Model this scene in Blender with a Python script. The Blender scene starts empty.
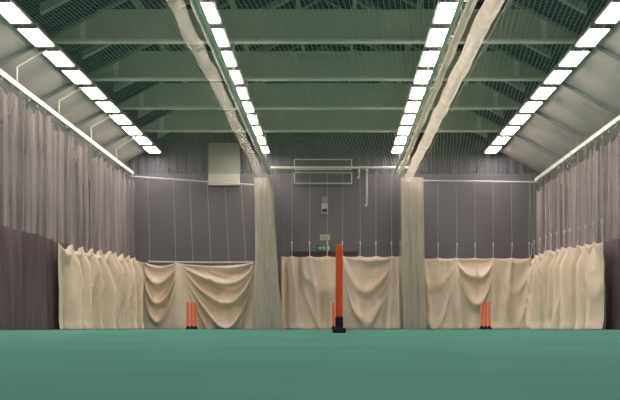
import bpy, bmesh, math, random
from mathutils import Vector, Matrix, noise
random.seed(7)
sc = bpy.context.scene
COL = sc.collection
PI = math.pi
CH = 0.045            # camera height (resting on the floor)
F = 1129.0            # focal length in pixels (620 wide)

# ------------------------------------------------------------------ camera
cam = bpy.data.cameras.new('camera')
cam.sensor_width = 36
cam.lens = F / 620 * 36
cam.shift_x = -25.5 / 620
cam.shift_y = 127.6 / 620
cam.clip_start = 0.05
cam.dof.use_dof = True
cam.dof.focus_distance = 14
cam.dof.aperture_fstop = 5.0
camo = bpy.data.objects.new('camera', cam)
COL.objects.link(camo)
camo.location = (0, 0, CH)
camo.rotation_euler = (PI / 2, 0, 0)
sc.camera = camo
# ------------------------------------------------------------------ world, exposure
w = bpy.data.worlds.new('world')
sc.world = w
w.use_nodes = True
w.node_tree.nodes['Background'].inputs[0].default_value = (0.55, 0.65, 0.62, 1)
w.node_tree.nodes['Background'].inputs[1].default_value = 0.05
sc.view_settings.view_transform = 'Standard'
sc.view_settings.look = 'None'
sc.view_settings.gamma = 1
sc.view_settings.exposure = 0.0
LAMP = 22.0           # emission of the fluorescent diffusers


# ------------------------------------------------------------------ materials
def srgb(r, g, b):
    def f(c):
        c /= 255
        return c / 12.92 if c <= 0.04045 else ((c + 0.055) / 1.055) ** 2.4
    return (f(r), f(g), f(b), 1)


def mat(name, col, rough=0.7, metal=0.0, var=0.12, scale=6.0, bump=0.0, bscale=40.0,
        alpha=1.0, transl=0.0, spec=0.3, stretch=(1, 1, 1), emis=None):
    m = bpy.data.materials.new(name)
    m.use_nodes = True
    nt = m.node_tree
    N, L = nt.nodes, nt.links
    b = N['Principled BSDF']
    out = N['Material Output']
    b.inputs['Roughness'].default_value = rough
    b.inputs['Metallic'].default_value = metal
    b.inputs['Specular IOR Level'].default_value = spec
    tc = N.new('ShaderNodeTexCoord')
    mp = N.new('ShaderNodeMapping')
    mp.inputs['Scale'].default_value = stretch
    L.new(tc.outputs['Object'], mp.inputs['Vector'])
    nz = N.new('ShaderNodeTexNoise')
    nz.inputs['Scale'].default_value = scale
    nz.inputs['Detail'].default_value = 5
    L.new(mp.outputs[0], nz.inputs['Vector'])
    cr = N.new('ShaderNodeValToRGB')
    cr.color_ramp.elements[0].position = 0.3
    cr.color_ramp.elements[1].position = 0.7
    cr.color_ramp.elements[0].color = tuple(c * (1 - var) for c in col[:3]) + (1,)
    cr.color_ramp.elements[1].color = tuple(min(1, c * (1 + var)) for c in col[:3]) + (1,)
    L.new(nz.outputs['Fac'], cr.inputs['Fac'])
    L.new(cr.outputs['Color'], b.inputs['Base Color'])
    if bump:
        n2 = N.new('ShaderNodeTexNoise')
        n2.inputs['Scale'].default_value = bscale
        n2.inputs['Detail'].default_value = 4
        L.new(tc.outputs['Object'], n2.inputs['Vector'])
        bp = N.new('ShaderNodeBump')
        bp.inputs['Strength'].default_value = bump
        bp.inputs['Distance'].default_value = 0.02
        L.new(n2.outputs['Fac'], bp.inputs['Height'])
        L.new(bp.outputs[0], b.inputs['Normal'])
    if emis:
        b.inputs['Emission Color'].default_value = emis[0]
        b.inputs['Emission Strength'].default_value = emis[1]
    last = b.outputs[0]
    if transl:
        t = N.new('ShaderNodeBsdfTranslucent')
        L.new(cr.outputs['Color'], t.inputs['Color'])
        mx = N.new('ShaderNodeMixShader')
        mx.inputs[0].default_value = transl
        L.new(last, mx.inputs[1])
        L.new(t.outputs[0], mx.inputs[2])
        last = mx.outputs[0]
    if alpha != 1.0:
        t = N.new('ShaderNodeBsdfTransparent')
        mx = N.new('ShaderNodeMixShader')
        if isinstance(alpha, tuple):
            mr = N.new('ShaderNodeMapRange')
            mr.inputs[1].default_value = 0.35; mr.inputs[2].default_value = 0.65
            mr.inputs[3].default_value = alpha[0]; mr.inputs[4].default_value = alpha[1]
            L.new(nz.outputs['Fac'], mr.inputs[0]); L.new(mr.outputs[0], mx.inputs[0])
        else:
            mx.inputs[0].default_value = alpha
        L.new(t.outputs[0], mx.inputs[1])
        L.new(last, mx.inputs[2])
        last = mx.outputs[0]
    L.new(last, out.inputs['Surface'])
    return m


def mesh_net(name, col, cell, thread):
    """square-cell netting: threads opaque, holes clear"""
    m = bpy.data.materials.new(name)
    m.use_nodes = True
    nt = m.node_tree
    N, L = nt.nodes, nt.links
    b = N['Principled BSDF']
    b.inputs['Base Color'].default_value = col
    b.inputs['Roughness'].default_value = 0.8
    out = N['Material Output']
    tc = N.new('ShaderNodeTexCoord')
    mp = N.new('ShaderNodeMapping')
    mp.inputs['Rotation'].default_value = (0, 0, math.radians(5))
    L.new(tc.outputs['Object'], mp.inputs['Vector'])
    sep = N.new('ShaderNodeSeparateXYZ')
    L.new(mp.outputs[0], sep.inputs[0])
    hs = []
    for ax in (0, 1):
        p = N.new('ShaderNodeMath'); p.operation = 'PINGPONG'
        L.new(sep.outputs[ax], p.inputs[0]); p.inputs[1].default_value = cell / 2
        q = N.new('ShaderNodeMath'); q.operation = 'LESS_THAN'
        L.new(p.outputs[0], q.inputs[0]); q.inputs[1].default_value = thread / 2
        hs.append(q)
    mxx = N.new('ShaderNodeMath'); mxx.operation = 'MAXIMUM'
    L.new(hs[0].outputs[0], mxx.inputs[0]); L.new(hs[1].outputs[0], mxx.inputs[1])
    t = N.new('ShaderNodeBsdfTransparent')
    mx = N.new('ShaderNodeMixShader')
    L.new(mxx.outputs[0], mx.inputs[0])
    L.new(t.outputs[0], mx.inputs[1]); L.new(b.outputs[0], mx.inputs[2])
    L.new(mx.outputs[0], out.inputs['Surface'])
    return m


M = {
    'floor': mat('green_floor', srgb(73, 143, 127), 0.85, var=0.16, scale=2.2, bump=0.15, bscale=90, spec=0.15),
    'wall': mat('mauve_wall', srgb(120, 117, 121), 0.9, var=0.06, scale=2, spec=0.1),
    'clad': mat('dark_cladding', srgb(108, 106, 111), 0.75, var=0.08, scale=2, spec=0.2),
    'roof': mat('roof_deck', srgb(56, 62, 72), 0.8, var=0.14, scale=0.9, spec=0.15),
    'lining': mat('roof_lining', srgb(196, 186, 182), 0.8, var=0.12, scale=1.1, spec=0.15),
    'steel': mat('green_grey_steel', srgb(180, 188, 174), 0.6, var=0.05, scale=2),
    'flange': mat('pale_steel', srgb(215, 220, 205), 0.5, var=0.04, scale=2),
    'rafter': mat('rafter_steel', srgb(150, 158, 156), 0.6, var=0.05, scale=2),
    'white': mat('white_paint', srgb(215, 213, 205), 0.45, var=0.04, scale=4),
    'housing': mat('lamp_housing', srgb(150, 150, 142), 0.5, var=0.03),
    'lamp': mat('diffuser', srgb(250, 248, 236), 0.5, var=0.0, emis=((1.0, 0.91, 0.85, 1), LAMP)),
    'canvas': mat('beige_canvas', srgb(220, 201, 182), 0.9, var=0.05, scale=3, bump=0.2, bscale=60, transl=0.0, spec=0.1),
    'net': mat('grey_net', srgb(196, 180, 180), 0.9, var=0.1, scale=3, alpha=(0.12, 0.75), transl=0.3, spec=0.05, stretch=(1, 3.2, 0.06)),
    'backnet': mat('back_net', srgb(150, 142, 144), 0.9, var=0.12, scale=3, alpha=0.25, transl=0.3, spec=0.05, stretch=(6, 1, 0.3)),
    'skirt': mat('dark_skirt', srgb(124, 106, 112), 0.9, var=0.25, scale=4, stretch=(1, 3, .1), alpha=0.8, transl=0.1, spec=0.05),
    'bunch': mat('bunched_net', srgb(226, 218, 204), 0.9, var=0.1, scale=6, alpha=0.6, transl=0.35, spec=0.05, stretch=(2, 2, 0.3)),
    'roll': mat('rolled_net', srgb(232, 222, 208), 0.9, var=0.15, scale=5, alpha=0.45, transl=0.6, spec=0.05, bump=0.6, bscale=20),
    'rollthin': mat('rolled_net_thin', srgb(214, 206, 194), 0.9, var=0.15, scale=5, alpha=0.3, transl=0.4, spec=0.05, bump=0.6, bscale=20),
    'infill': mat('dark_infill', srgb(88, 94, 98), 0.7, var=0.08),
    'roofnet': mesh_net('roof_net', srgb(215, 210, 198), 0.072, 0.007),
    'cord': mat('pale_cord', srgb(178, 174, 168), 0.7, var=0.05),
    'clip': mat('clip_metal', srgb(200, 202, 200), 0.4, metal=0.3, var=0.05),
    'orange': mat('orange_plastic', srgb(255, 90, 46), 0.5, var=0.04, scale=8),
    'orange2': mat('orange_plastic_pale', srgb(250, 118, 84), 0.5, var=0.06, scale=8),
    'navy': mat('navy_rubber', srgb(22, 26, 44), 0.6, var=0.1, scale=20),
    'black': mat('black_rubber', srgb(20, 20, 22), 0.7, var=0.1, scale=20),
    'brown': mat('brown_wood', srgb(66, 38, 34), 0.6, var=0.2, scale=5, stretch=(0.3, 1, 8)),
    'green': mat('exit_green', srgb(30, 122, 84), 0.5, var=0.02),
    'pale': mat('pale_board', srgb(206, 202, 186), 0.7, var=0.04, scale=2),
    'board': mat('grey_board', srgb(168, 170, 156), 0.7, var=0.04, scale=2),
    'grey': mat('grey_plastic', srgb(158, 156, 150), 0.5, var=0.04),
    'dark': mat('dark_plastic', srgb(36, 38, 40), 0.5, var=0.04),
}


# ------------------------------------------------------------------ helpers
def obj(name, bm, m, parent=None, smooth=False, recalc=True):
    if recalc:
        bmesh.ops.recalc_face_normals(bm, faces=bm.faces)
    me = bpy.data.meshes.new(name)
    bm.to_mesh(me)
    bm.free()
    if m:
        me.materials.append(M[m])
    if smooth:
        for p in me.polygons:
            p.use_smooth = True
    o = bpy.data.objects.new(name, me)
    COL.objects.link(o)
    if parent:
        o.parent = parent
    return o


def tag(o, label, cat, group=None, kind=None):
    if label: o['label'] = label
    if cat: o['category'] = cat
    if group: o['group'] = group
    if kind: o['kind'] = kind
    return o


def thing(name, label, cat, loc=(0, 0, 0), group=None):
    o = bpy.data.objects.new(name, None)
    COL.objects.link(o)
    o.location = loc
    return tag(o, label, cat, group)


def struct(name, bm, m, smooth=False, recalc=True):
    o = obj(name, bm, m, smooth=smooth, recalc=recalc)
    o['kind'] = 'structure'
    return o


def dup(root, loc, label=None, group=None):
    r = root.copy(); COL.objects.link(r); r.location = loc
    if label: r['label'] = label
    if group: r['group'] = group
    for ch in list(root.children):
        c = ch.copy(); COL.objects.link(c); c.parent = r
        for g in list(ch.children):
            d = g.copy(); COL.objects.link(d); d.parent = c
    return r


def NB():
    return bmesh.new()


def box(bm, x0, x1, y0, y1, z0, z1, bev=0.0):
    vs = [bm.verts.new((x, y, z)) for x in (x0, x1) for y in (y0, y1) for z in (z0, z1)]
    idx = [(0, 1, 3, 2), (4, 6, 7, 5), (0, 4, 5, 1), (2, 3, 7, 6), (0, 2, 6, 4), (1, 5, 7, 3)]
    fs = [bm.faces.new([vs[i] for i in f]) for f in idx]
    if bev:
        es = list({e for f in fs for e in f.edges})
        bmesh.ops.bevel(bm, geom=es, offset=bev, segments=2, affect='EDGES', profile=0.5)
    return bm


def tube(bm, pts, rs, n=8, cap=True):
    """tube through points; rs = radius or list"""
    pts = [Vector(p) for p in pts]
    if not isinstance(rs, (list, tuple)):
        rs = [rs] * len(pts)
    rings = []
    for i, p in enumerate(pts):
        d = (pts[min(i + 1, len(pts) - 1)] - pts[max(i - 1, 0)]).normalized()
        up = Vector((0, 0, 1)) if abs(d.z) < 0.9 else Vector((0, 1, 0))
        a = d.cross(up).normalized(); b = d.cross(a).normalized()
        rings.append([bm.verts.new(p + (a * math.cos(2 * PI * k / n) + b * math.sin(2 * PI * k / n)) * rs[i]) for k in range(n)])
    for i in range(len(rings) - 1):
        for k in range(n):
            bm.faces.new((rings[i][k], rings[i][(k + 1) % n], rings[i + 1][(k + 1) % n], rings[i + 1][k]))
    if cap:
        bm.faces.new(rings[0]); bm.faces.new(rings[-1])
    return bm


def lathe(bm, prof, n=20, cx=0, cy=0):
    tube(bm, [(cx, cy, z) for r, z in prof], [r for r, z in prof], n)
    return bm


def grid(bm, nu, nv, fn):
    vs = [[bm.verts.new(fn(i / nu, j / nv)) for j in range(nv + 1)] for i in range(nu + 1)]
    for i in range(nu):
        for j in range(nv):
            bm.faces.new((vs[i][j], vs[i + 1][j], vs[i + 1][j + 1], vs[i][j + 1]))
    return bm


def poly(bm, pts2, y0, y1, cx=0, cz=0, s=1):
    """x/z outline extruded from y0 to y1"""
    a = [bm.verts.new((cx + x * s, y0, cz + z * s)) for x, z in pts2]
    b = [bm.verts.new((cx + x * s, y1, cz + z * s)) for x, z in pts2]
    n = len(a)
    bm.faces.new(a); bm.faces.new(b[::-1])
    for i in range(n):
        bm.faces.new((a[i], a[(i + 1) % n], b[(i + 1) % n], b[i]))


def X(px, d):
    return (px - 335.5) * d / F


def Z(py, d):
    return (327.6 - py) * d / F + CH


# ------------------------------------------------------------------ the hall
YF, YB = -6.0, 31.2
XL, XR = -7.0, 6.55
RX, RZ = -0.3, 7.5                    # ridge
def roof_z(x):
    if x < RX:
        return RZ - (RX - x) * (RZ - 5.1) / (RX + 4.9)
    return RZ - (x - RX) * (RZ - 5.1) / (4.2 - RX)

struct('floor', box(NB(), XL - .2, XR + .2, YF - .2, YB + .2, -0.1, 0), 'floor')
struct('wall_left', box(NB(), XL - .2, XL, YF, YB, 0, roof_z(XL) + .05), 'wall')
struct('wall_right', box(NB(), XR, XR + .2, YF, YB, 0, roof_z(XR) + .05), 'wall')

def gable(name, y0, y1, z0, m, ribs=False):
    bm = NB()
    if not ribs:
        poly(bm, [(XL, z0), (XR, z0), (XR, roof_z(XR)), (RX, RZ), (XL, roof_z(XL))], y0, y1)
        return struct(name, bm, m)
    # ribbed sheet
    xs = []
    x = XL
    k = 0
    while x < XR:
        xs.append((x, y0 if k % 4 in (0, 1) else y0 - 0.03))
        x += (0.09 if k % 2 == 0 else 0.03)
        k += 1
    prev = None
    for (px_, py_) in xs:
        a = bm.verts.new((px_, py_, z0)); b = bm.verts.new((px_, py_, roof_z(px_)))
        if prev:
            bm.faces.new((prev[0], a, b, prev[1]))
        prev = (a, b)
    return obj(name, bm, m)

struct('wall_back', box(NB(), XL, XR, YB, YB + .2, 0, 4.3), 'wall')
gb = gable('wall_back_gable', YB + .06, YB + .2, 4.3, 'clad', ribs=True)
gb['kind'] = 'structure'
gb.name = 'wall_gable'
gable('wall_front', YF - .2, YF, 0, 'wall')

# roof deck with ribs running up the slope
bm = NB()
for (xa, xb) in ((-5.0, RX), (RX, 4.35)):
    y = YF - .2
    k = 0
    prev = None
    while y < YB + .2:
        dz = 0 if k % 4 in (0, 1) else -0.035
        a = bm.verts.new((xa, y, roof_z(xa) + dz)); b = bm.verts.new((xb, y, roof_z(xb) + dz))
        if prev:
            bm.faces.new((prev[0], a, b, prev[1]))
        prev = (a, b)
        y += 0.13 if k % 2 == 0 else 0.03
        k += 1
# thickness: an outer skin above
for (xa, xb) in ((XL - .2, RX), (RX, XR + .2)):
    v = [bm.verts.new(p) for p in ((xa, YF - .2, roof_z(xa) + .15), (xb, YF - .2, roof_z(xb) + .15), (xb, YB + .2, roof_z(xb) + .15), (xa, YB + .2, roof_z(xa) + .15))]
    bm.faces.new(v)
ceiling = struct('ceiling', bm, 'roof', recalc=False)
for (xa, xb) in ((XL - .2, -4.99), (4.34, XR + .2)):
    bm = NB()
    vs = [bm.verts.new((x, y, roof_z(x) + dz)) for x in (xa, xb) for y in (YF - .2, YB + .2) for dz in (0, .1)]
    for f in ((0, 1, 3, 2), (4, 6, 7, 5), (0, 4, 5, 1), (2, 3, 7, 6), (0, 2, 6, 4), (1, 5, 7, 3)):
        bm.faces.new([vs[i] for i in f])
    obj('lining', bm, 'lining', ceiling)

BEAMS = [19.5, 22.45, 25.4, 28.35]
rafters = [BEAMS[0] - 2.95 * k for k in range(1, 8)] + BEAMS + [b + 1.475 for b in BEAMS] + [18.0]
def sloped_bar(bm, xa, xb, y0, y1, drop0, drop1):
    za, zb = roof_z(xa), roof_z(xb)
    vs = [bm.verts.new(p) for p in ((xa, y0, za - drop0), (xa, y1, za - drop0), (xa, y1, za - drop1), (xa, y0, za - drop1),
                                    (xb, y0, zb - drop0), (xb, y1, zb - drop0), (xb, y1, zb - drop1), (xb, y0, zb - drop1))]
    for f in ((0, 1, 2, 3), (4, 7, 6, 5), (0, 4, 5, 1), (1, 5, 6, 2), (2, 6, 7, 3), (3, 7, 4, 0)):
        bm.faces.new([vs[i] for i in f])
for ry in rafters:
    main = any(abs(ry - b) < .01 for b in BEAMS)
    for (xa, xb) in ((XL if main else -4.7, RX), (RX, XR if main else 4.0)):
        wd = 0.035 if main else 0.06
        bm = NB(); sloped_bar(bm, xa, xb, ry - wd, ry + wd, 0.01, 0.075 if main else .16)
        obj('rafter', bm, 'rafter', ceiling)
for pxx in (-3.4, -2.0, -0.8, 0.4, 1.6, 2.9):
    bm = NB(); box(bm, pxx - .04, pxx + .04, YF, YB, roof_z(pxx) - .34, roof_z(pxx) - .2)
    obj('purlin', bm, 'rafter', ceiling)

# ------------------------------------------------------------------ roof beams
bl = ['nearest roof beam in view, pale green steel crossing top of picture',
      'second nearest pale green roof beam across the hall',
      'third nearest pale green roof beam, between second and farthest',
      'farthest pale green roof beam, lowest in the picture']
for i, by in enumerate(BEAMS):
    t = thing('roof_beam', bl[i], 'beam', (0, by, 5.01), 'pale green roof beams')
    bm = NB()
    poly(bm, [(-4.85, 0), (4.15, 0), (4.15, .1), (3.75, .5), (-4.45, .5), (-4.85, .1)], -.012, .012)
    obj('web', bm, 'steel', t)
    obj('bottom_flange', box(NB(), -4.9, 4.2, -.09, .09, -.045, .0), 'flange', t)
    obj('top_flange', box(NB(), -4.45, 3.75, -.06, .06, .5, .52), 'steel', t)
    for sx in (-4.36, -.4, 3.6):
        if sx == -.4: continue
        obj('stiffener', box(NB(), sx - .05, sx + .05, -.03, -.012, .0, .5), 'flange', t)

# ------------------------------------------------------------------ ceiling lights
rows = [(-4.95, 'leftmost row'), (-1.97, 'second row from the left'), (1.70, 'third row from the left'), (4.25, 'rightmost row')]
ordn = ['farthest', 'second farthest', 'third farthest', 'fourth farthest', 'fifth farthest', 'sixth farthest', 'seventh farthest',
        'eighth farthest', 'ninth farthest', 'tenth farthest'] + ['%dth farthest' % n for n in range(11, 30)]
lamp0 = None
LZ = 4.85
for rx, rn in rows:
    for k in range(21):
        y = 30.35 - 1.465 * k
        lab = '%s fluorescent ceiling light in the %s' % (ordn[k], rn)
        if lamp0 is None:
            lamp0 = thing('ceiling_light', lab, 'ceiling light', (rx, y, LZ), 'fluorescent ceiling lights in four rows')
            bm = NB()
            poly(bm, [(-.19, 0.0), (.19, 0.0), (.17, .07), (-.17, .07)], -.64, .64)
            obj('housing', bm, 'housing', lamp0)
            obj('diffuser', box(NB(), -.145, .145, -.56, .56, -.022, -.001, .006), 'lamp', lamp0)
            for ey in (-.60, .60):
                obj('end_cap', box(NB(), -.18, .18, ey - .03, ey + .03, -.03, -.001), 'housing', lamp0)
        else:
            dup(lamp0, (rx, y, LZ), lab)
# trunking the lights hang from, one per row
for (rx, rn) in rows:
    t = obj('light_trunking', box(NB(), rx - .04, rx + .04, YF, YB, LZ + .0705, LZ + .11), 'housing')
    tag(t, 'long metal trunking carrying the lights of the %s' % rn, 'trunking', 'light trunking along the rows')

# ------------------------------------------------------------------ curtain tracks
def side_track(x, z, sgn, label, rr=.014, rm='flange'):
    t = thing('curtain_track', label, 'curtain track', (x, 0, z))
    obj('rail', box(NB(), -.035, .035, 3, 30.6, -.05, .05, .008), 'white', t)
    for by in BEAMS:
        bm = NB()
        top = roof_z(x) - .24 - z
        tube(bm, [(0, by, .05), (0, by, max(.1, top))], rr, 6)
        obj('hanger_rod', bm, rm, t)
        bm = NB()
        tube(bm, [(0, by, max(.1, top)), (-sgn * .5, by, roof_z(x - sgn * .5) - .21 - z)], rr * 1.1, 6)
        obj('brace', bm, rm, t)
    return t
XTL, ZTL, XTR, ZTR = -5.5, 4.22, 5.43, 4.04
side_track(XTL, ZTL, -1, 'white curtain track running along the left side of the hall')
side_track(XTR, ZTR, 1, 'white curtain track running along the right side of the hall', .008, 'rafter')

def back_rail(x0, z0, x1, z1, r, label, y=30.62, m='white'):
    bm = NB(); tube(bm, [(x0, y, z0), (x1, y, z1)], r, 8)
    return tag(obj('curtain_rail', bm, m), label, 'rail')
back_rail(XTL, 4.13, -1.85, 3.88, .018, 'thin white rail sloping across the back of the left lane', y=30.5)
back_rail(-1.75, 4.37, 2.0, 4.37, .03, 'bright white rail across the back of the middle lane', y=30.5)
back_rail(2.1, 4.02, XTR, 3.98, .02, 'thin pale rail across the back of the right lane', y=30.5)

# divider tracks with rolled nets and gathered columns
def divider(x, z, tw, xo, lab):
    t = thing('divider_track', 'double rail above the %s dividing net' % lab, 'curtain track', (x, 0, z))
    for dx in tw:
        obj('rail', tube(NB(), [(dx, 3, 0), (dx, 30.45, 0)], .032, 10), 'white', t)
    for by in BEAMS:
        bm = NB(); tube(bm, [(tw[0], by, .03), (tw[0], by, 5.0 - .026 - z)], .012, 6)
        obj('hanger_rod', bm, 'flange', t)
    for k in range(16):
        y = 4 + k * 1.75
        bm = NB(); box(bm, min(tw) - .03, max(tw) + .03, y - .015, y + .015, .031, .045)
        obj('cross_tie', bm, 'flange', t)
divider(-1.755, 4.2, (0, -.06), -2.0, 'left')
divider(1.60, 4.2, (0, .12), 2.05, 'right')

def rolled(x, z, y0, y1, rw, rh, seed, label):
    bm = NB()
    n = 18; ny = int((y1 - y0) / .1)
    def fn(u, v):
        y = y0 + (y1 - y0) * u
        a = 2 * PI * v
        nn = noise.noise(Vector((y * .9, seed, 0)))
        r = 1 + .14 * noise.noise(Vector((y * 2.5, seed + math.cos(a) * 1.2, math.sin(a) * 1.2))) + .10 * math.sin(5 * a + y * 2.1)
        return (x + rw * r * math.cos(a) + .03 * nn, y, z + rh * r * math.sin(a) + .015 * math.sin(y * 2 * PI / 1.75) + .03 * nn)
    grid(bm, ny, n, fn)
    return obj('rolled_net', bm, 'roll', None, smooth=True)
rn = rolled(-1.96, 4.03, 4.0, 29.9, .085, .10, 1.3, '')
rn.data.materials[0] = M['rollthin']
tag(rn, 'pale dividing net rolled up along the left double rail', 'net')
rn = rolled(1.93, 4.03, 4.0, 29.9, .10, .12, 7.7, '')
tag(rn, 'pale dividing net rolled up along the right double rail', 'net')
rn = rolled(1.72, 4.14, 4.0, 30.3, .05, .05, 12.7, '')
tag(rn, 'narrow strip of bunched net wrapped along the inner right double rail', 'net')

def gathered(cx, w0, w1, seed, label, lean=0.0):
    bm = NB()
    def fn(u, v):
        a = 2 * PI * u
        z = .005 + 4.05 * v
        h = 1 - v
        w = w1 + (w0 - w1) * (h ** 1.6)
        fold = .10 * math.sin(11 * a + 1.2 * math.sin(z * .8 + seed)) + .07 * math.sin(17 * a + seed + z * .6) + .10 * noise.noise(Vector((math.cos(a) * 1.5, math.sin(a) * 1.5, z * .5 + seed)))
        return (cx + lean * h + w * math.cos(a) * (1 + fold), 30.22 + w * .45 * math.sin(a) * (1 + fold * 1.6), z)
    grid(bm, 160, 40, fn)
    o = obj('gathered_net', bm, 'bunch', None, smooth=True)
    tag(o, label, 'net')
gathered(-1.93, .37, .22, 2.0, 'pale dividing net gathered into a column between left and middle lanes', .12)
gathered(2.04, .28, .27, 5.0, 'pale dividing net gathered into a column between middle and right lanes', .08)

# netting stretched under the roof, one sheet per lane
def ceiling_net(x0, x1, z, label):
    bm = NB()
    grid(bm, 12, 60, lambda u, v: (x0 + (x1 - x0) * u, 4 + 26.5 * v, z - .10 * math.sin(PI * u) * (1 + .3 * math.sin(v * 40))))
    o = obj('roof_net', bm, 'roofnet', None, smooth=True)
    for xe in (x0, x1):
        bm = NB(); tube(bm, [(xe, 4, z), (xe, 30.5, z)], .006, 6)
        obj('edge_rope', bm, 'cord', o)
    tag(o, label, 'net', 'nets stretched under the roof')
ceiling_net(-4.42, -2.2, 4.30, 'fine net stretched under the roof over the left lane')
ceiling_net(-1.8, 1.72, 4.30, 'fine net stretched under the roof over the middle lane')
ceiling_net(2.25, 3.80, 4.30, 'fine net stretched under the roof over the right lane')

# ------------------------------------------------------------------ hanging nets along the sides
def side_net(x, ztop, sgn, seed, label, y0=4.0, y1=30.45, skirt_to=22.6):
    t = thing('net_curtain', label, 'net curtain', (x, 0, 0))
    P = .56
    def disp(y, z):
        ph = 2 * PI * y / P + 1.6 * noise.noise(Vector((y * .5, seed, z * .12)))
        return .055 * math.sin(ph) + .03 * math.sin(2.3 * ph + seed) + .05 * noise.noise(Vector((y * 1.1, z * .5, seed)))
    def fn(u, v):
        y = y0 + (y1 - y0) * u
        s = abs(math.sin(PI * (y - y0) / P)) ** .6
        zt = ztop - .07 - .30 * s
        z = .01 + (zt - .01) * v
        return (disp(y, z), y, z)
    bm = NB(); grid(bm, int((y1 - y0) / .062), 16, fn)
    obj('netting', bm, 'net', t, smooth=True)
    def fs(u, v):
        y = y0 + (skirt_to - y0) * u
        zt = 1.72 + .05 * noise.noise(Vector((y * .5, seed, 9)))
        z = .008 + zt * v
        return (disp(y, z) * 1.3 - sgn * .05, y, z)
    bm = NB(); grid(bm, int((skirt_to - y0) / .07), 12, fs)
    obj('skirt', bm, 'skirt', t, smooth=True)
    k = 0
    while y0 + k * P < y1:
        y = y0 + k * P
        bm = NB(); tube(bm, [(0, y, ztop - .052), (.012, y, ztop - .08), (0, y, ztop - .115)], .012, 6)
        obj('hook', bm, 'clip', t)
        k += 1
side_net(XTL, ZTL, -1, 3.1, 'grey translucent net curtain hanging along the left side of the hall')
side_net(XTR, ZTR, 1, 8.4, 'grey translucent net curtain hanging along the right side of the hall', skirt_to=22.6)

def back_net(x0, x1, zt0, zt1, seed, label, y=30.62):
    bm = NB()
    def fn(u, v):
        x = x0 + (x1 - x0) * u
        zt = zt0 + (zt1 - zt0) * u - .03 - .03 * abs(math.sin(PI * (x - x0) / .46))
        z = .01 + (zt - .01) * v
        return (x, y + .03 * math.sin(2 * PI * x / .46) + .03 * noise.noise(Vector((x * 2, z, seed))), z)
    grid(bm, int((x1 - x0) / .05), 12, fn)
    o = obj('net_curtain', bm, 'backnet', None, smooth=True)
    tag(o, label, 'net curtain', 'back net curtains')
back_net(XTL + .1, -2.2, 4.13, 3.88, 1, 'thin grey net hanging across the back of the left lane')
back_net(-1.5, 1.8, 4.34, 4.34, 2, 'thin grey net hanging across the back of the middle lane', y=30.68)
back_net(2.35, XTR - .1, 4.0, 3.98, 3, 'thin grey net hanging across the back of the right lane')

# ------------------------------------------------------------------ canvas drops
def smooth01(t):
    t = max(0, min(1, t))
    return t * t * (3 - 2 * t)

def canvas(label, path, ztop, supports, swags, folds, seed, du=.022, dz=.03, dip=.05, base_amp=.03, flare=.05):
    """path(u)->(x,y,nx,ny) for u metres in [0,U]; ztop(u); supports: list of u;
    swags (u0,u1,depth,wavelength,amp,skew); folds (u,width,spread,amp,drift)"""
    U = path['U']
    def top(u):
        z = ztop(u)
        for a, b in zip(supports[:-1], supports[1:]):
            if a <= u <= b:
                t = (u - a) / (b - a)
                z -= dip * 4 * t * (1 - t) * min(1.6, (b - a) / .5) + .01
        return z
    def disp(u, z, zt):
        h = max(0.0, zt - z)
        d = 0
        for (a, b, D, wl, amp, skew) in swags:
            t = (u - a) / (b - a)
            if 0 < t < 1:
                ts = t ** skew
                s = math.sin(PI * ts)
                q = h / max(.05, s ** .65)
                win = smooth01(s * 1.7) * (1 - smooth01((q - D) / (.25 * D + .1)))
                c = math.cos(2 * PI * (q / wl) ** .9 + 1.6 * noise.noise(Vector((u * 1.1, z * .8, seed + 8))))
                d += 1.25 * amp * win * (2.2 * math.exp(1.3 * (c - 1)) - .7) * smooth01(q / .12)
                d += amp * .6 * win
        for (uf, wd, sp, amp, drift) in folds:
            g = (u - uf - drift * h) / (wd + sp * h)
            d += 1.7 * amp * math.exp(-g * g) * (.35 + .65 * smooth01(h / .5))
        d += base_amp * noise.noise(Vector((u * 2.2, z * .9, seed))) + .012 * noise.noise(Vector((u * 7, z * 3, seed + 4)))
        d += flare * smooth01((.22 - z) / .22) * (.6 + .8 * noise.noise(Vector((u * 3, 0, seed + 2))))
        return d
    nu = int(U / du)
    nv = int(1.9 / dz)
    bm = NB()
    def fn(a, b):
        u = U * a
        zt = top(u)
        hem = .004 + .012 * abs(noise.noise(Vector((u * 3, seed, 1))))
        z = hem + (zt - hem) * b
        p = path['f'](u)
        dd = disp(u, z, zt)
        return (p[0] + p[2] * dd, p[1] + p[3] * dd, z)
    grid(bm, nu, nv, fn)
    o = obj('canvas_screen', bm, 'canvas', None, smooth=True, recalc=False)
    sol = o.modifiers.new('thickness', 'SOLIDIFY'); sol.thickness = .006; sol.offset = 0
    tag(o, label, 'curtain')
    return o

YC = 30.42
def back_path(x0, x1):
    return {'U': x1 - x0, 'f': lambda u: (x0 + u, YC, 0, -1)}
# left lane
x0 = X(134, YC); x1 = X(255, YC)
L_ = lambda px: X(px, YC) - x0
canvas('beige canvas screen with deep swags across the back of the left lane', back_path(x0, x1),
       lambda u: 1.80 + .12 * max(0, 1 - u / .35), [0, L_(146), L_(176), L_(253)],
       [(L_(143), L_(178), 1.5, .44, .10, .85), (L_(175), L_(255), 1.9, .47, .13, 1.6), (L_(200), L_(255), .9, .30, .04, 1.3)],
       [(L_(146), .04, .08, .06, .05), (L_(176), .05, .10, .07, .03), (L_(253), .05, .05, .06, -.35), (L_(137), .04, .05, .05, 0), (L_(236), .05, .1, .05, -.3)],
       1.7, dip=.055)
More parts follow.
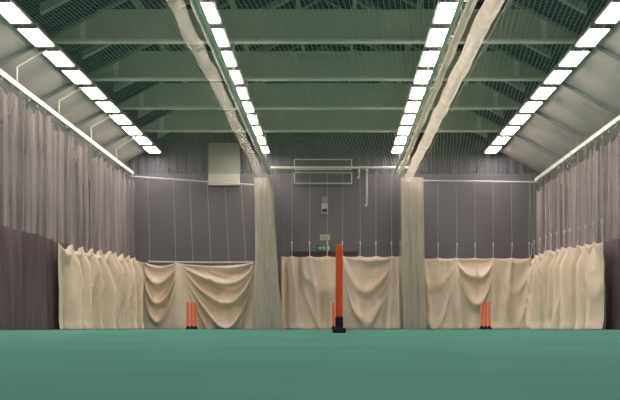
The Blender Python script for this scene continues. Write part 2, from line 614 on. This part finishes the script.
# middle lane
x0m = X(281, YC); x1m = X(402, YC)
m_ = lambda px: X(px, YC) - x0m
sup_m = [292, 310, 327, 343, 360, 376, 392, 400]
canvas('beige canvas screen with upright folds across the back of the middle lane', back_path(x0m, x1m),
       lambda u: 1.98, [0] + [m_(p) for p in sup_m] + [x1m - x0m],
       [(m_(343), m_(393), 1.8, .80, .08, .9), (m_(291), m_(344), 1.9, 1.0, .04, 1.7)],
       [(m_(283), .04, .01, .12, 0), (m_(287), .03, .02, -.08, 0), (m_(292), .05, .05, .12, .12), (m_(299), .04, .03, -.06, .1), (m_(310), .04, .04, .09, .16), (m_(318), .05, .03, -.05, .1), (m_(327), .04, .05, .08, .06), (m_(343), .04, .07, .09, .28),
        (m_(360), .04, .05, .04, 0), (m_(376), .04, .05, .05, -.02), (m_(392), .05, .05, .08, -.06), (m_(398), .03, .03, .10, 0), (m_(300), .05, .02, -.06, 0)],
       4.2, dip=.035)
# right lane
x0r = X(420, YC); x1r = X(539, YC)
r_ = lambda px: X(px, YC) - x0r
sup_r = [438, 456, 475, 493, 511, 530]
canvas('beige canvas screen with one shallow central swag across the back of the right lane', back_path(x0r, x1r),
       lambda u: 1.93, [0] + [r_(p) for p in sup_r] + [x1r - x0r],
       [(r_(456), r_(494), 1.35, .58, .09, 1.0), (r_(420), r_(457), 1.8, .8, .025, .7), (r_(493), r_(531), 1.8, .8, .02, 1.3)],
       [(r_(424), .04, .03, .07, .1), (r_(438), .05, .06, .07, -.04), (r_(456), .05, .07, .07, .06), (r_(475), .03, .06, .03, 0), (r_(493), .05, .08, .07, .0),
        (r_(511), .05, .07, .07, -.10), (r_(530), .05, .06, .06, -.06), (r_(446), .06, .03, -.04, 0.1)],
       6.6, dip=.025)

# side drops, closely pleated
def side_canvas(x, sgn, ya, yb, ztop, P, amp, seed, label, dip, off):
    rnd = random.Random(seed)
    U = yb - ya
    n = int(U / P)
    sup = [min(U, max(0, U * i / n + (rnd.uniform(-.12, .12) if 0 < i < n else 0))) for i in range(n + 1)]
    swags, folds = [], []
    for a, b in zip(sup[:-1], sup[1:]):
        swags.append((a, b, rnd.uniform(.7, 1.8), rnd.uniform(.7, 1.3), amp * rnd.uniform(.15, .4), rnd.uniform(.7, 1.5)))
        for q in range(2):
            folds.append((a + (b - a) * rnd.uniform(.2, .8), .05, rnd.uniform(.01, .05), amp * rnd.uniform(-.5, .6), rnd.uniform(-.15, .15)))
    for a in sup[1:-1]:
        folds.append((a, .06, rnd.uniform(.05, .10), amp * rnd.uniform(.9, 1.6), rnd.uniform(-.12, .12)))
    path = {'U': U, 'f': lambda u: (x - sgn * (.15 + off * smooth01((U - u) / 2.5)), ya + u, -sgn * .9, -.45)}
    canvas(label, path, ztop_of(ztop, ya), sup, swags, folds, seed, du=.03, dz=.03, dip=dip, base_amp=.05, flare=.07)
def ztop_of(f, ya):
    return lambda u: f(ya + u)
side_canvas(XTL, -1, 21.3, 30.1, lambda y: 1.68 + .20 * smooth01((y - 21) / 8), .86, .17, 3,
            'beige pleated canvas screen hanging along the left side, ragged top edge', .075, .12)
side_canvas(XTR, 1, 21.4, 30.1, lambda y: 1.72 + .18 * smooth01((y - 21) / 7), .72, .13, 9,
            'beige pleated canvas screen hanging along the right side', .035, .19)

# ------------------------------------------------------------------ hanging cords with clips
def cord(x, y, z0, z1, label, group, lean=0.0, cl=.36):
    t = thing('hanging_cord', label, 'cord', (x, y, z0), group)
    bm = NB(); tube(bm, [(lean, 0, cl - .02), (0, 0, z1 - z0)], .0045, 5)
    obj('rope', bm, 'cord', t)
    bm = NB(); tube(bm, [(0, 0, -.05), (lean * .6, 0, .12), (lean, 0, cl)], [.014, .009, .012], 6)
    box(bm, lean - .02, lean + .02, -.010, .010, cl - .01, cl + .05, .003)
    obj('clip', bm, 'clip', t)
for p in sup_m:
    cord(X(p, 30.5), 30.5, 1.97, 4.36, 'thin cord with pale clip holding up the middle canvas screen', 'cords above the middle screen', lean=random.uniform(-.02, .03))
for p in sup_r:
    cord(X(p, 30.5), 30.5, 1.92, 4.0, 'thin cord with pale clip holding up the right lane canvas screen', 'cords above the right screen', lean=random.uniform(.0, .07))
for p in (150, 176, 193, 211, 229, 246):
    x = X(p, 30.5); xt = X(p - 2 - (p - 150) * .03, 30.5)
    bm = NB(); tube(bm, [(x, 30.5, Z(262.3, 30.5)), (xt, 30.5, 4.13 - .25 * (xt - XTL) / 3.65 - .02)], .006, 5)
    tag(obj('hanging_cord', bm, 'cord'), 'thin pale cord hanging down the back net of the left lane', 'cord', 'cords down the left back net')
for k in range(12):
    y = 29.5 - .735 * k
    cord(XTR - .36, y, 1.71 + .18 * smooth01((y - 21) / 7), ZTR - .06, 'thin cord with pale clip holding up the canvas screen along the right side', 'cords above the right side screen', lean=random.uniform(-.02, .02), cl=.34)
bm = NB()
pts = [(X(148, 30.5), 30.5, Z(261.5, 30.5)), (X(176, 30.5), 30.5, Z(262, 30.5)), (X(215, 30.5), 30.5, Z(262.5, 30.5)), (X(254, 30.5), 30.5, Z(262, 30.5))]
tube(bm, pts, .022, 6)
tag(obj('support_bar', bm, 'white'), 'thin white bar along the top of the swagged left canvas screen', 'bar')

# ------------------------------------------------------------------ things on the back wall
yw = YB
# white board / duct end, upper left
t = thing('wall_panel', 'large pale rectangular panel high on the back wall, lower third brighter', 'panel', (X(224.5, yw), yw - .12, 0))
wz0, wz1, wz2 = Z(186, yw), Z(174.5, yw), Z(144, yw)
hw = 15.5 * yw / F
obj('upper_board', box(NB(), -hw, hw, -.05, .11, wz1, wz2, .006), 'board', t)
tag(obj('lower_board', box(NB(), -hw, hw, -.07, .11, wz0, wz1 - .003, .006), 'pale', t), 'brighter lower board', None)
# tubular frames
def frame(px0, px1, py0, py1, label):
    d = yw - .12
    a, b, c, e = X(px0, d), X(px1, d), Z(py1, d), Z(py0, d)
    bm = NB()
    tube(bm, [(a, d, c), (b, d, c)], .018, 6); tube(bm, [(a, d, e), (b, d, e)], .018, 6)
    tube(bm, [(a, d, c), (a, d, e)], .018, 6); tube(bm, [(b, d, c), (b, d, e)], .018, 6)
    o = thing('tubular_frame', label, 'frame')
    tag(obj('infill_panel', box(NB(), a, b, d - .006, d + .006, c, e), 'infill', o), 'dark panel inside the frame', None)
    obj('tube', bm, 'white', o)
    bm = NB()
    for s in (a + .1, b - .1):
        tube(bm, [(s, d, e), (s, yw - .002, e)], .012, 6)
    obj('wall_bracket', bm, 'flange', o)
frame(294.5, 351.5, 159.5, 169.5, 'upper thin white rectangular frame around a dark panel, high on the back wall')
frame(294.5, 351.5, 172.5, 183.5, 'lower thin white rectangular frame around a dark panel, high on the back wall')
def pipe(px, py0, py1, r, label):
    d = yw - .08
    bm = NB(); tube(bm, [(X(px, d), d, Z(py1, d)), (X(px, d), d, Z(py0, d))], r, 8)
    tube(bm, [(X(px, d), d, Z(py1, d)), (X(px, d) - .05, d, Z(py1, d) - .03)], r * 1.3, 8)
    tag(obj('wall_pipe', bm, 'white'), label, 'pipe')
pipe(366.8, 168.5, 205, .026, 'longer white pipe hanging below the bright rail, right of frames')
pipe(359.2, 168.5, 177, .022, 'short white pipe stub just right of the frames')
# wall unit: two pale boxes and a dark lower window
t = thing('wall_unit', 'small stacked grey unit on the back wall above the green sign', 'control unit', (X(324.7, yw), yw, 0))
k = yw / F
obj('upper_box', box(NB(), -3.0 * k, 3.0 * k, -.10, -.002, Z(203.5, yw), Z(197, yw), .01), 'grey', t)
obj('lower_box', box(NB(), -3.3 * k, 3.3 * k, -.12, -.002, Z(214, yw), Z(204, yw), .01), 'pale', t)
tag(obj('window', box(NB(), -2.5 * k, 2.5 * k, -.128, -.121, Z(212.5, yw), Z(209.3, yw)), 'dark', t), 'dark little window', None)
# small notice
t = thing('wall_notice', 'small pale notice plate just above the green exit sign', 'sign', (X(325, yw), yw, 0))
obj('plate', box(NB(), -5 * k, 5 * k, -.03, -.002, Z(240.3, yw), Z(234.6, yw), .004), 'pale', t)
bm = NB()
for j, (a, b) in enumerate(((-3.6, -.6), (.2, 3.4), (-3.2, 3.0))):
    zz = Z(236.6 if j < 2 else 238.4, yw)
    box(bm, a * k, b * k, -.033, -.031, zz - .011, zz + .011)
obj('lettering', bm, 'grey', t)
# exit sign
t = thing('exit_sign', 'green emergency exit sign with white running figure and arrows', 'sign', (X(324.3, yw), yw, 0))
zc = Z(248.2, yw)
obj('plate', box(NB(), -8 * k, 8 * k, -.05, -.002, zc - 3.4 * k, zc + 3.4 * k, .005), 'green', t)
bm = NB()
poly(bm, [(-5.8, 0), (-3.9, 2.0), (-3.9, .8), (-2.2, .8), (-2.2, -.8), (-3.9, -.8), (-3.9, -2.0)], -.055, -.051, 0, zc, k)
obj('arrow', bm, 'white', t)
bm = NB()
poly(bm, [(-.9, 2.5), (-.1, 2.5), (-.1, 1.6), (-.9, 1.6)], -.055, -.051, 0, zc, k)
poly(bm, [(-1.6, .6), (-.9, 1.3), (.3, 1.3), (1.3, .2), (.9, -.2), (.2, .3), (.2, -.5), (1.2, -1.2), (1.0, -2.5), (.4, -2.5), (.5, -1.5), (-.5, -.9), (-1.3, -2.0), (-2.1, -2.0), (-2.1, -1.5), (-1.4, -1.3), (-.9, -.3), (-.8, .6), (-1.2, .2)], -.055, -.051, 0, zc, k)
obj('running_figure', bm, 'white', t)
bm = NB()
poly(bm, [(3.2, 2.2), (5.6, 2.2), (5.6, -2.3), (3.2, -2.3)], -.055, -.051, 0, zc, k)
obj('doorway', bm, 'white', t)
# dark wooden bar behind the middle screen
tag(obj('wooden_bar', box(NB(), X(290, yw), X(358, yw), yw - .06, yw - .002, Z(256, yw), Z(251.5, yw), .008), 'brown'),
    'dark brown wooden bar on the back wall just above the middle canvas screen', 'bar')

# ------------------------------------------------------------------ wickets
def stump_bm(r, h, x=0, z0=0):
    bm = NB()
    lathe(bm, [(r * .55, z0), (r * .96, z0 + .01), (r, z0 + .05), (r, z0 + h * .5), (r, z0 + h - .10), (r * .93, z0 + h - .095), (r * .93, z0 + h - .085), (r, z0 + h - .08),
               (r, z0 + h - .035), (r * .93, z0 + h - .03), (r * .93, z0 + h - .022), (r, z0 + h - .018), (r * .9, z0 + h - .005), (r * .6, z0 + h)], 24, x)
    return bm
d = F * CH / (332.9 - 327.6)
t = thing('cricket_stump', 'tall single orange stump on a stepped navy base, nearest to the camera', 'cricket stump', (X(339.2, d), d, 0))
obj('shaft', stump_bm(.031, .750 - .13, 0, .13), 'orange', t, smooth=False)
bm = NB(); box(bm, -.034, .034, -.034, .034, .045, .135, .008); box(bm, -.026, .026, -.026, .026, .13, .142, .003)
obj('socket', bm, 'navy', t)
obj('base_plate', box(NB(), -.057, .057, -.09, .09, 0, .045, .010), 'navy', t)
def wicket(px, label, y=29.7):
    t = thing('wicket', label, 'wicket', (X(px, y), y, 0), 'orange three-stump wickets')
    for sx in (-.098, 0, .098):
        s = obj('stump', stump_bm(.035, .66, sx, .05), 'orange2', t, smooth=False)
        bm = NB(); lathe(bm, [(.046, .03), (.046, .065), (.039, .085)], 16, sx)
        obj('socket', bm, 'black', t)
    obj('base_plate', box(NB(), -.16, .16, -.08, .08, 0, .03, .006), 'black', t)
wicket(191.7, 'three-stump orange wicket in front of the swagged left canvas screen')
wicket(337.3, 'three-stump orange wicket of the middle lane, mostly hidden behind the tall stump')
wicket(485.5, 'three-stump orange wicket in front of the right lane canvas screen')
